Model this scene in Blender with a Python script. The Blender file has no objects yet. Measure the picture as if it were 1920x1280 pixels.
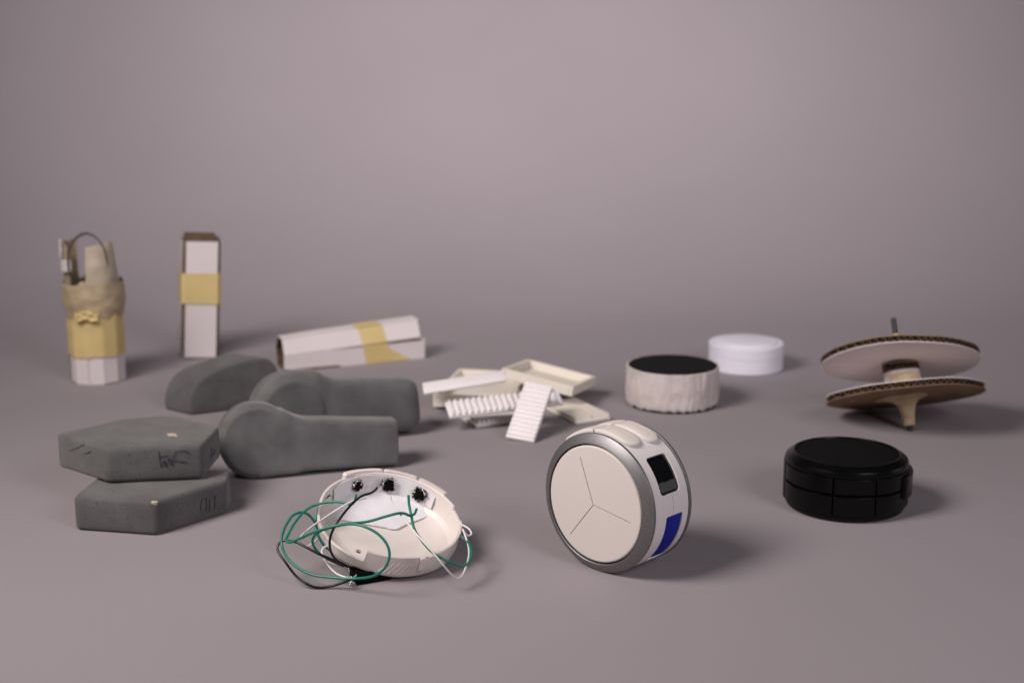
import bpy, bmesh, math, random
from mathutils import Vector, Matrix, noise
R = math.radians
random.seed(7)
sc = bpy.context.scene
col = sc.collection

# ------------------------------------------------------------------ camera
CAM_H, PITCH, FPX = 0.311, R(12.3), 2700.0          # height (m), tilt down, focal length in 1920-wide pixels
cam = bpy.data.cameras.new('camera')
cam_o = bpy.data.objects.new('camera', cam); col.objects.link(cam_o)
cam_o.location = (0, 0, CAM_H); cam_o.rotation_euler = (math.pi / 2 - PITCH, 0, 0)
cam.sensor_width = 36.0; cam.lens = FPX / 1920 * 36.0
cam.clip_start, cam.clip_end = 0.02, 50
cam.dof.use_dof = True; cam.dof.focus_distance = 0.822; cam.dof.aperture_fstop = 7.5; cam.dof.aperture_blades = 8
sc.camera = cam_o

# ------------------------------------------------------------------ world, studio lamps, exposure
w = bpy.data.worlds.new('World'); sc.world = w; w.use_nodes = True
bg = w.node_tree.nodes['Background']; bg.inputs[0].default_value = (0.85, 0.82, 0.86, 1); bg.inputs[1].default_value = 0.045

def softbox(name, loc, target, size, size_y, watt, colour, spread=180):
    l = bpy.data.lights.new(name, 'AREA'); l.shape = 'RECTANGLE'; l.size = size; l.size_y = size_y
    l.energy = watt; l.color = colour; l.spread = R(spread)
    o = bpy.data.objects.new(name, l); col.objects.link(o); o.location = loc
    o.rotation_euler = (Vector(target) - Vector(loc)).to_track_quat('-Z', 'Y').to_euler()
    return o
softbox('softbox_key', (-0.68, 0.46, 0.85), (0.14, 1.02, 0.0), 0.45, 0.45, 4.7, (1.0, 0.95, 0.92), 96)
softbox('softbox_fill', (0.80, -0.18, 0.80), (0.0, 1.05, 0.05), 0.50, 0.50, 6.0, (0.98, 0.955, 1.0), 150)
softbox('softbox_background', (0.0, 0.25, 1.55), (-0.06, 2.20, 0.235), 1.30, 0.30, 6.4, (1.0, 0.955, 0.97), 52)
softbox('softbox_side', (1.30, 0.98, 0.20), (0.1, 0.86, 0.05), 0.55, 0.36, 0.32, (0.97, 0.95, 1.0), 150)
vs = sc.view_settings
vs.view_transform = 'Standard'; vs.look = 'None'; vs.exposure = 0.0; vs.gamma = 1.0; vs.use_curve_mapping = False

# ------------------------------------------------------------------ geometry helpers
FW = Vector((0, math.cos(PITCH), -math.sin(PITCH))); UP = Vector((0, math.sin(PITCH), math.cos(PITCH)))
def ray(px, py): return FW + Vector((1, 0, 0)) * ((px - 960) / FPX) - UP * ((py - 640) / FPX)
def P(px, py, z=0.0):                      # point of the level plane at height z
    r = ray(px, py); return Vector((0, 0, CAM_H)) + r * ((z - CAM_H) / r.z)
def PD(px, py, d): return Vector((0, 0, CAM_H)) + ray(px, py) * d
def frame(origin, ex, ey, ez): 
    m = Matrix((ex, ey, ez)).transposed().to_4x4(); m.translation = origin; return m
def rotz(a): return Matrix.Rotation(a, 4, 'Z')

def link(name, bm, mat, parent=None, smooth=None, mw=None):
    me = bpy.data.meshes.new(name)
    bm.normal_update()
    if smooth is not None:
        for f in bm.faces: f.smooth = True
        for e in bm.edges:
            if len(e.link_faces) == 2 and e.calc_face_angle(0) > R(smooth): e.smooth = False
    bm.normal_update(); bm.to_mesh(me); bm.free()
    o = bpy.data.objects.new(name, me); col.objects.link(o)
    if mat: me.materials.append(mat)
    if mw is not None: o.matrix_world = mw
    if parent: o.parent = parent
    return o
def tag(o, label=None, cat=None, group=None, kind=None):
    if label: o['label'] = label
    if cat: o['category'] = cat
    if group: o['group'] = group
    if kind: o['kind'] = kind
    return o
def thing(name, label, cat, mw=None, group=None):
    o = bpy.data.objects.new(name, None); col.objects.link(o); o.empty_display_size = 0.02
    if mw is not None: o.matrix_world = mw
    return tag(o, label, cat, group)

def poly_area(pts):
    return sum(pts[i][0] * pts[(i + 1) % len(pts)][1] - pts[(i + 1) % len(pts)][0] * pts[i][1] for i in range(len(pts)))
def prism(pts, z0, z1, bm=None):
    bm = bm or bmesh.new()
    pts = [tuple(p[:2]) for p in pts]
    if poly_area(pts) < 0: pts = pts[::-1]
    a = [bm.verts.new((x, y, z0)) for x, y in pts]; b = [bm.verts.new((x, y, z1)) for x, y in pts]
    n = len(pts)
    bm.faces.new(a[::-1]); bm.faces.new(b)
    for i in range(n): bm.faces.new((a[i], a[(i + 1) % n], b[(i + 1) % n], b[i]))
    return bm
def box(x0, x1, y0, y1, z0, z1, bm=None): return prism([(x0, y0), (x1, y0), (x1, y1), (x0, y1)], z0, z1, bm)
def bevel(bm, w, seg=3, ang=30):
    bm.normal_update()
    es = [e for e in bm.edges if len(e.link_faces) == 2 and e.calc_face_angle(0) > R(ang)]
    bmesh.ops.bevel(bm, geom=es, offset=w, segments=seg, profile=0.5, affect='EDGES', clamp_overlap=True)
    return bm
def lathe(profile, seg=96, closed=True, bm=None, a0=0.0, a1=2 * math.pi, rfun=None):
    """profile: (r, z) pairs, revolved about z; closed = the profile is a closed loop."""
    bm = bm or bmesh.new(); full = abs(a1 - a0 - 2 * math.pi) < 1e-6
    n = seg if full else seg + 1; rings = []
    for i in range(n):
        a = a0 + (a1 - a0) * i / seg; ring = []
        for r, z in profile:
            rr, zz = (r, z) if rfun is None else rfun(a, r, z)
            ring.append(bm.verts.new((rr * math.cos(a), rr * math.sin(a), zz)))
        rings.append(ring)
    m = len(profile)
    for i in range(seg):
        A, B = rings[i], rings[(i + 1) % n]
        for j in range(m if closed else m - 1):
            k = (j + 1) % m
            bm.faces.new((A[j], B[j], B[k], A[k]))
    if not full and closed: bm.faces.new(rings[0]); bm.faces.new(rings[-1][::-1])
    bmesh.ops.remove_doubles(bm, verts=bm.verts, dist=1e-7)
    bmesh.ops.dissolve_degenerate(bm, dist=1e-7, edges=bm.edges)
    bmesh.ops.recalc_face_normals(bm, faces=bm.faces)
    return bm
def solid(profile, seg=96, **k):           # closed revolved solid whose profile starts and ends on the axis
    return lathe(profile, seg, closed=False, **k)
def catmull(pts, sub=8):
    pts = [Vector(p) for p in pts]; out = []
    q = [pts[0] * 2 - pts[1]] + pts + [pts[-1] * 2 - pts[-2]]
    for i in range(1, len(q) - 2):
        p0, p1, p2, p3 = q[i - 1:i + 3]
        for s in range(sub):
            t = s / sub
            out.append(0.5 * ((2 * p1) + (p2 - p0) * t + (2 * p0 - 5 * p1 + 4 * p2 - p3) * t * t + (3 * p1 - p0 - 3 * p2 + p3) * t ** 3))
    out.append(pts[-1]); return out
def tube(pts, r, seg=10, bm=None, cap=True):
    bm = bm or bmesh.new(); pts = [Vector(p) for p in pts]; rings = []; prev = None
    rr = r if callable(r) else (lambda t: r)
    for i, p in enumerate(pts):
        t = (pts[min(i + 1, len(pts) - 1)] - pts[max(i - 1, 0)]).normalized()
        if prev is None:
            u = t.cross(Vector((0, 0, 1)));
            if u.length < 1e-3: u = t.cross(Vector((1, 0, 0)))
        else: u = prev - t * prev.dot(t)
        u.normalize(); prev = u; v = t.cross(u); k = rr(i / (len(pts) - 1))
        rings.append([bm.verts.new(p + (u * math.cos(2 * math.pi * j / seg) + v * math.sin(2 * math.pi * j / seg)) * k) for j in range(seg)])
    for A, B in zip(rings, rings[1:]):
        for j in range(seg): bm.faces.new((A[j], A[(j + 1) % seg], B[(j + 1) % seg], B[j]))
    if cap: bm.faces.new(rings[0][::-1]); bm.faces.new(rings[-1])
    bmesh.ops.recalc_face_normals(bm, faces=bm.faces)
    return bm
def blob(c, r, bm=None, sub=2, sx=1, sy=1, sz=1, jit=0.15):
    bm = bm or bmesh.new()
    d = bmesh.ops.create_icosphere(bm, subdivisions=sub, radius=r)
    for v in d['verts']:
        k = 1 + jit * noise.noise(v.co * (2.2 / r) + Vector(c) * 900)
        v.co = Vector((v.co.x * sx * k, v.co.y * sy * k, v.co.z * sz * k)) + Vector(c)
    return bm
def sheet(grid, th):                       # grid of points -> closed sheet of thickness th (offset along vertex normals)
    bm = bmesh.new(); rows, cols = len(grid), len(grid[0])
    vs_ = [[bm.verts.new(p) for p in row] for row in grid]
    for i in range(rows - 1):
        for j in range(cols - 1): bm.faces.new((vs_[i][j], vs_[i][j + 1], vs_[i + 1][j + 1], vs_[i + 1][j]))
    bm.normal_update()
    nrm = {v: v.normal.copy() for v in bm.verts}
    back = {v: bm.verts.new(v.co - nrm[v] * th) for v in list(bm.verts)}
    fs = list(bm.faces); bnd = [e for e in bm.edges if len(e.link_faces) == 1]
    for f in fs: bm.faces.new([back[v] for v in reversed(f.verts)])
    for e in bnd:
        a, b = e.verts
        l = e.link_loops[0]; a, b = l.vert, l.link_loop_next.vert
        bm.faces.new((b, a, back[a], back[b]))
    bmesh.ops.recalc_face_normals(bm, faces=bm.faces)
    return bm
def bend(bm, dn=0.0, amp=0.0, freq=30.0, seed=0):      # small uneven displacement of all vertices
    o = Vector((seed * 3.7, seed * 1.9, seed * 5.3))
    for v in bm.verts: v.co += amp * noise.noise_vector(v.co * freq + o)
    return bm
def boolean(o, cutters, op='DIFFERENCE'):
    for c in cutters:
        m = o.modifiers.new('b', 'BOOLEAN'); m.operation = op; m.object = c; m.solver = 'EXACT'
    bpy.context.view_layer.update()
    dg = bpy.context.evaluated_depsgraph_get()
    me = bpy.data.meshes.new_from_object(o.evaluated_get(dg))
    o.modifiers.clear(); old = o.data; o.data = me; bpy.data.meshes.remove(old)
    for c in cutters:
        m_ = c.data; bpy.data.objects.remove(c); bpy.data.meshes.remove(m_)
    b2 = bmesh.new(); b2.from_mesh(me)
    for f in b2.faces: f.smooth = True
    for e in b2.edges: e.smooth = not (len(e.link_faces) == 2 and e.calc_face_angle(0) > R(25))
    b2.to_mesh(me); b2.free()
    return o

# ------------------------------------------------------------------ materials
def mat(name, base, rough=0.5, metal=0.0, var=0.0, vscale=40.0, bump=0.0, bscale=300.0, spec=0.5, sss=0.0, coat=0.0,
        alpha=1.0, sheen=0.0, detail=6.0, dark=None, dscale=20.0, dthr=0.62, trans=0.0, ior=1.45):
    m = bpy.data.materials.new(name); m.use_nodes = True; nt = m.node_tree; N = nt.nodes; L = nt.links
    b = N['Principled BSDF']
    b.inputs['Roughness'].default_value = rough; b.inputs['Metallic'].default_value = metal
    b.inputs['Specular IOR Level'].default_value = spec; b.inputs['IOR'].default_value = ior
    if sss: b.inputs['Subsurface Weight'].default_value = sss; b.inputs['Subsurface Radius'].default_value = (0.003, 0.002, 0.0015)
    if coat: b.inputs['Coat Weight'].default_value = coat; b.inputs['Coat Roughness'].default_value = 0.1
    if sheen: b.inputs['Sheen Weight'].default_value = sheen; b.inputs['Sheen Roughness'].default_value = 0.45; b.inputs['Sheen Tint'].default_value = (1.0, 0.93, 0.90, 1)
    if alpha < 1: b.inputs['Alpha'].default_value = alpha
    tc = N.new('ShaderNodeTexCoord'); src = tc.outputs['Object']
    b.inputs['Base Color'].default_value = (*base, 1)
    out = None
    if var:
        n = N.new('ShaderNodeTexNoise'); n.inputs['Scale'].default_value = vscale; n.inputs['Detail'].default_value = detail
        L.new(src, n.inputs['Vector'])
        cr = N.new('ShaderNodeValToRGB'); cr.color_ramp.elements[0].position = 0.3; cr.color_ramp.elements[1].position = 0.7
        cr.color_ramp.elements[0].color = (*[c * (1 - var) for c in base], 1)
        cr.color_ramp.elements[1].color = (*[min(1, c * (1 + var)) for c in base], 1)
        L.new(n.outputs['Fac'], cr.inputs['Fac']); out = cr.outputs['Color']
    if dark is not None:
        n2 = N.new('ShaderNodeTexNoise'); n2.inputs['Scale'].default_value = dscale; n2.inputs['Detail'].default_value = 8
        L.new(src, n2.inputs['Vector'])
        r2 = N.new('ShaderNodeValToRGB'); r2.color_ramp.elements[0].position = dthr; r2.color_ramp.elements[1].position = dthr + 0.1
        r2.color_ramp.elements[0].color = (0, 0, 0, 1); r2.color_ramp.elements[1].color = (1, 1, 1, 1)
        L.new(n2.outputs['Fac'], r2.inputs['Fac'])
        mx = N.new('ShaderNodeMix'); mx.data_type = 'RGBA'; L.new(r2.outputs['Color'], mx.inputs['Factor'])
        if out: L.new(out, mx.inputs[6])
        else: mx.inputs[6].default_value = (*base, 1)
        mx.inputs[7].default_value = (*dark, 1); out = mx.outputs[2]
    if out: L.new(out, b.inputs['Base Color'])
    if bump:
        n3 = N.new('ShaderNodeTexNoise'); n3.inputs['Scale'].default_value = bscale; n3.inputs['Detail'].default_value = 5
        L.new(src, n3.inputs['Vector'])
        bp = N.new('ShaderNodeBump'); bp.inputs['Strength'].default_value = 1.0; bp.inputs['Distance'].default_value = bump
        L.new(n3.outputs['Fac'], bp.inputs['Height']); L.new(bp.outputs['Normal'], b.inputs['Normal'])
    return m
M = {}
M['paper'] = mat('backdrop_paper', (0.270, 0.233, 0.246), 0.80, var=0.022, vscale=5.0, bump=0.00004, bscale=900, spec=0.25, dark=(0.17, 0.14, 0.145), dscale=140, dthr=0.765)
M['cream'] = mat('cream_plastic', (0.61, 0.54, 0.505), 0.50, var=0.01, vscale=30, bump=0.000012, bscale=2500, spec=0.35)
M['white_pl'] = mat('white_plastic', (0.62, 0.56, 0.56), 0.42, var=0.012, vscale=60, bump=0.000015, bscale=2200, spec=0.4)
M['silver'] = mat('silver_paint', (0.20, 0.188, 0.19), 0.46, metal=0.70, var=0.25, vscale=2600, bump=0.00002, bscale=3000, detail=2)
M['silver_in'] = mat('dark_gap', (0.03, 0.025, 0.025), 0.6)
M['screen'] = mat('screen_glass', (0.003, 0.003, 0.004), 0.06, spec=0.5)
M['blue'] = mat('blue_plastic', (0.002, 0.010, 0.23), 0.5, var=0.15, vscale=400, bump=0.00002, bscale=1500, spec=0.3)
M['black_pl'] = mat('black_glossy_plastic', (0.0022, 0.002, 0.0022), 0.27, var=0.2, vscale=80, bump=0.00001, bscale=900, spec=0.22)
M['black_mt'] = mat('black_matte', (0.0025, 0.0022, 0.0023), 0.6, var=0.2, vscale=200, spec=0.08)
M['foam'] = mat('grey_model_foam', (0.104, 0.097, 0.098), 0.92, var=0.17, vscale=60, bump=0.0004, bscale=2200, spec=0.12, sheen=0.25,
                dark=(0.040, 0.036, 0.035), dscale=700, dthr=0.60)
M['foam_d'] = mat('grey_model_foam_cool', (0.124, 0.118, 0.120), 0.92, var=0.20, vscale=55, bump=0.0004, bscale=2300, spec=0.12, sheen=0.25,
                dark=(0.15, 0.130, 0.112), dscale=70, dthr=0.63)
M['foam_w'] = mat('worn_foam_edge', (0.42, 0.35, 0.26), 0.9, var=0.2, vscale=300)
M['ink'] = mat('pen_ink', (0.014, 0.012, 0.05), 0.7)
M['board'] = mat('white_card', (0.61, 0.535, 0.535), 0.75, var=0.03, vscale=25, bump=0.00006, bscale=200, spec=0.2)
M['disc_white'] = mat('white_disc_liner', (0.74, 0.66, 0.655), 0.7, var=0.03, vscale=25, bump=0.00006, bscale=200, spec=0.2)
M['kraft'] = mat('kraft_cardboard', (0.25, 0.165, 0.105), 0.9, var=0.22, vscale=60, bump=0.0001, bscale=500, spec=0.1)
M['kraft_d'] = mat('kraft_edge', (0.13, 0.085, 0.052), 0.95, var=0.35, vscale=250, spec=0.05)
M['tape'] = mat('masking_tape', (0.56, 0.42, 0.185), 0.55, var=0.06, vscale=50, bump=0.00008, bscale=160, spec=0.3)
M['tape_old'] = mat('crumpled_tape', (0.36, 0.275, 0.175), 0.5, var=0.25, vscale=45, bump=0.0005, bscale=70, spec=0.35)
M['tape_thin'] = mat('thin_translucent_tape', (0.47, 0.385, 0.29), 0.5, var=0.18, vscale=45, bump=0.0004, bscale=70, spec=0.35, alpha=0.72)
M['tape_glue'] = mat('glued_tape', (0.48, 0.36, 0.22), 0.5, var=0.3, vscale=120, bump=0.0006, bscale=160, spec=0.35)
M['tray'] = mat('cream_foamboard', (0.71, 0.64, 0.555), 0.7, var=0.04, vscale=40, bump=0.00008, bscale=300, spec=0.2, sss=0.15)
M['strip'] = mat('white_printed_strip', (0.75, 0.69, 0.69), 0.55, var=0.03, vscale=60, bump=0.00005, bscale=700, spec=0.3)
M['fleece'] = mat('white_fleece', (0.54, 0.465, 0.45), 0.95, var=0.10, vscale=70, bump=0.0006, bscale=260, spec=0.1)
M['white_pr'] = mat('white_printed_plastic', (0.70, 0.66, 0.73), 0.5, var=0.012, vscale=50, bump=0.00003, bscale=900, spec=0.35)
M['shell'] = mat('white_printed_shell', (0.66, 0.585, 0.55), 0.42, var=0.02, vscale=60, bump=0.00004, bscale=900, spec=0.4, sss=0.1)
M['felt'] = mat('white_felt_liner', (0.66, 0.625, 0.65), 0.85, var=0.05, vscale=120, bump=0.00025, bscale=260, spec=0.15,
                dark=(0.42, 0.40, 0.43), dscale=70, dthr=0.64)
M['green'] = mat('green_wire', (0.0, 0.16, 0.105), 0.32, spec=0.5)
M['wire_b'] = mat('black_wire', (0.006, 0.005, 0.008), 0.30, spec=0.5)
M['wire_w'] = mat('white_wire', (0.68, 0.62, 0.62), 0.35, spec=0.5)
M['solder'] = mat('solder_metal', (0.62, 0.60, 0.60), 0.18, metal=1.0, bump=0.0004, bscale=900)
M['burn'] = mat('scorched_glue', (0.012, 0.011, 0.011), 0.5, var=0.5, vscale=900, bump=0.0004, bscale=900)
M['graphite'] = mat('pencil_graphite', (0.022, 0.021, 0.026), 0.45, var=0.2, vscale=300)

# ------------------------------------------------------------------ backdrop: one seamless paper sweep
def build_backdrop():
    prof = [(-1.2, 0.0), (1.50, 0.0)]
    rad = 0.80
    for i in range(1, 41):
        a = math.pi / 2 * i / 40 * 0.985
        prof.append((1.50 + rad * math.sin(a), rad * (1 - math.cos(a))))
    y, z = prof[-1]; prof.append((y + 0.03, z + 2.2))
    bm = bmesh.new(); rows = []
    for x in (-2.6, -1.3, 0, 1.3, 2.6): rows.append([bm.verts.new((x, y, z)) for y, z in prof])
    for A, B in zip(rows, rows[1:]):
        for j in range(len(prof) - 1): bm.faces.new((A[j], B[j], B[j + 1], A[j + 1]))
    bm.normal_update()
    o = link('backdrop', bm, M['paper'], smooth=60)
    tag(o, 'grey mauve seamless paper sweep behind and under the models', kind='structure')
build_backdrop()

# ------------------------------------------------------------------ 1. finished round device standing on its rim
def rounded_rect(x0, x1, y0, y1, r, n=6):
    pts = []
    for cx, cy, a in ((x1 - r, y1 - r, 0), (x0 + r, y1 - r, 90), (x0 + r, y0 + r, 180), (x1 - r, y0 + r, 270)):
        for i in range(n + 1): pts.append((cx + r * math.cos(R(a + 90 * i / n)), cy + r * math.sin(R(a + 90 * i / n))))
    return pts
def curved_pad(poly, r0, r1, crown=0.0, edge=0.0006, sub=0.0012):
    """polygon in (arc length s, axial z) wrapped on a cylinder between radii r0 and r1; the outer edge is rounded."""
    bm = bmesh.new()
    dense = []
    for i in range(len(poly)):
        a, b = Vector(poly[i]), Vector(poly[(i + 1) % len(poly)])
        n = max(1, int((b - a).length / sub))
        for k in range(n): dense.append(a.lerp(b, k / n))
    c = sum(dense, Vector((0, 0))) / len(dense)
    def wrap(p, r): 
        t = p.x / 0.0415; return Vector((r * math.cos(t), r * math.sin(t), p.y))
    rings = [[bm.verts.new(wrap(p, r0)) for p in dense], [bm.verts.new(wrap(p, r1 - edge)) for p in dense]]
    for k, sh in ((0.5, 0.3), (0.85, 0.62), (1.0, 1.0)):
        rings.append([bm.verts.new(wrap(p + (c - p).normalized() * edge * sh, r1 - edge + edge * k)) for p in dense])
    for s in (0.75, 0.5, 0.25):
        rings.append([bm.verts.new(wrap(c + (p + (c - p).normalized() * edge - c) * s, r1 + crown * (1 - s * s))) for p in dense])
    n = len(dense)
    for A, B in zip(rings, rings[1:]):
        for i in range(n): bm.faces.new((A[i], A[(i + 1) % n], B[(i + 1) % n], B[i]))
    cv = bm.verts.new(wrap(c, r1 + crown))
    for i in range(n): bm.faces.new((rings[-1][i], rings[-1][(i + 1) % n], cv))
    cb = bm.verts.new(wrap(c, r0))
    for i in range(n): bm.faces.new((rings[0][(i + 1) % n], rings[0][i], cb))
    bmesh.ops.recalc_face_normals(bm, faces=bm.faces)
    return bm
def deg2s(d): return R(d) * 0.0415
def build_device():
    az = 0.76844; ez = Vector((-math.sin(az), -math.cos(az), 0)); ey = Vector((0, 0, 1)); ex = ey.cross(ez)
    mw = frame(Vector((0.0620, 0.8087, 0.0416)), ex, ey, ez)
    t = thing('round_device', 'cream faced round device with silver rims standing on its edge', 'device', mw)
    T = 0.0166; RO = 0.0415
    # body band with a fine parting groove, cut for the screen and the thumb wheel
    g = 0.00016; zs = -0.0003
    band = [(0.0365, -T + 0.0010), (0.0403, -T + 0.0010), (0.0410, -T + 0.0022), (0.0412, -0.006), (0.04125, zs - g), (0.0407, zs), (0.04125, zs + g),
            (0.0412, 0.006), (0.0410, T - 0.0022), (0.0403, T - 0.0010), (0.0365, T - 0.0010)]
    body = link('body_band', lathe(band, 200), M['white_pl'], mw=mw)
    def cutter(s0, s1, z0, z1, r, ra=0.034, rb=0.046):
        bm = bmesh.new(); pts = rounded_rect(s0, s1, z0, z1, r); pts = [Vector(p) for p in pts]
        dense = []
        for i in range(len(pts)):
            a, b = pts[i], pts[(i + 1) % len(pts)]; n = max(1, int((b - a).length / 0.0015))
            for k in range(n): dense.append(a.lerp(b, k / n))
        A = [bm.verts.new((ra * math.cos(p.x / .0415), ra * math.sin(p.x / .0415), p.y)) for p in dense]
        B = [bm.verts.new((rb * math.cos(p.x / .0415), rb * math.sin(p.x / .0415), p.y)) for p in dense]
        n = len(dense)
        for i in range(n): bm.faces.new((A[i], A[(i + 1) % n], B[(i + 1) % n], B[i]))
        ca = bm.verts.new(sum((v.co for v in A), Vector()) / n); cb = bm.verts.new(sum((v.co for v in B), Vector()) / n)
        for i in range(n): bm.faces.new((A[(i + 1) % n], A[i], ca)); bm.faces.new((B[i], B[(i + 1) % n], cb))
        bmesh.ops.recalc_face_normals(bm, faces=bm.faces)
        return link('cut', bm, None, mw=mw)
    boolean(body, [cutter(deg2s(15.5), deg2s(48.3), -0.0084, 0.0092, 0.0026), cutter(deg2s(-50), deg2s(-2.5), -0.0092, 0.0058, 0.0014)])
    body.parent = t; body.matrix_world = mw
    def part(name, bm, m, sm=30, parent=t):
        o = link(name, bm, m, smooth=sm); o.parent = parent; o.matrix_world = mw; return o
    part('screen', curved_pad(rounded_rect(deg2s(15.0), deg2s(48.8), -0.0089, 0.0097, 0.0028), 0.0385, 0.0401, edge=0.0003), M['screen'])
    wheel = [(0.030, -0.0091), (0.0403, -0.0091), (0.0408, -0.0084), (0.0407, -0.002), (0.0404, 0.0018), (0.0398, 0.0032), (0.0372, 0.0064), (0.030, 0.0064)]
    part('thumb_wheel', lathe(wheel, 60, a0=R(-60), a1=R(6)), M['blue'])
    part('inner_core', solid([(0, -T + .001), (0.0364, -T + .001), (0.0364, T - .001), (0, T - .001)], 64), M['silver_in'])
    for s in (1, -1):                                        # chamfered silver rims
        prof = [(0.0365, T - 0.0012), (0.0411, T - 0.0012), (0.0415, T - 0.0008), (0.0415, T + 0.0002), (0.0413, T + 0.0007), (0.0364, T + 0.0042), (0.0359, T + 0.0043),
                (0.0356, T + 0.0040), (0.0355, T + 0.0005)]
        part('rim_ring', lathe([(r, z * s) for r, z in prof], 200), M['silver'], 25)
    # face discs: the front one carries a three-armed groove
    fp = [(0, T + 0.0002), (0.0346, T + 0.0002), (0.03475, T + 0.0030), (0.0344, T + 0.0037), (0.0338, T + 0.0041), (0.030, T + 0.0043), (0, T + 0.0044)]
    face = link('face_panel', solid(fp, 160), M['cream'], mw=mw)
    cuts = []
    for a in (111.5, -8.5, 231.5):
        bm = box(-0.0002, 0.0285, -0.00026, 0.00026, T + 0.0034, T + 0.0060)
        cuts.append(link('cut', bm, None, mw=mw @ Matrix.Translation((-0.0006, -0.0004, 0)) @ rotz(R(a))))
    boolean(face, cuts); face.parent = t; face.matrix_world = mw
    part('face_panel', solid([(r, -z) for r, z in fp], 96), M['cream'])
    # four raised finger pads on top (two rows)
    def dpoly(a0, a1, z0, z1, right_round):
        s0, s1 = deg2s(a0), deg2s(a1); zc = (z0 + z1) / 2; hw = (z1 - z0) / 2; pts = []
        nose = min(deg2s(11), (s1 - s0) * 0.45)
        if right_round:   # nose at the low-angle end
            for i in range(-8, 9):
                u = i / 8; pts.append((s0 + nose * (1 - math.cos(u * math.pi / 2) ** 0.8), zc - hw * math.sin(u * math.pi / 2)))
            pts += [(s1, z0), (s1, z1)]
        else:
            pts += [(s0, z1), (s0, z0)]
            for i in range(-8, 9):
                u = i / 8; pts.append((s1 - nose * (1 - math.cos(u * math.pi / 2) ** 0.8), zc + hw * math.sin(u * math.pi / 2)))
        return pts
    rows = ((0.0012, 0.0150), (-0.0132, -0.0004))
    for k, (z0, z1) in enumerate(rows):
        off = (0, -2)[k]
        for a0, a1, rr in ((60.5 + off, 97.6 + off, True), (99.2 + off, 137 + off, False)):
            pd = part('finger_pad', curved_pad(dpoly(a0, a1, z0, z1, rr), 0.0405, 0.0432, crown=0.0005, edge=0.0010), M['cream'], 40)
            if rr:
                zc = (z0 + z1) / 2
                pts = [(0.0436 * math.cos(R(a)), 0.0436 * math.sin(R(a)), zc) for a in [a0 + 8 + i * 1.5 for i in range(15)]]
                part('pad_groove', tube(pts, 0.00022, 6), mat('groove_shadow_gap', (0.42, 0.33, 0.22), 0.8), 40, parent=pd)
build_device()

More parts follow.
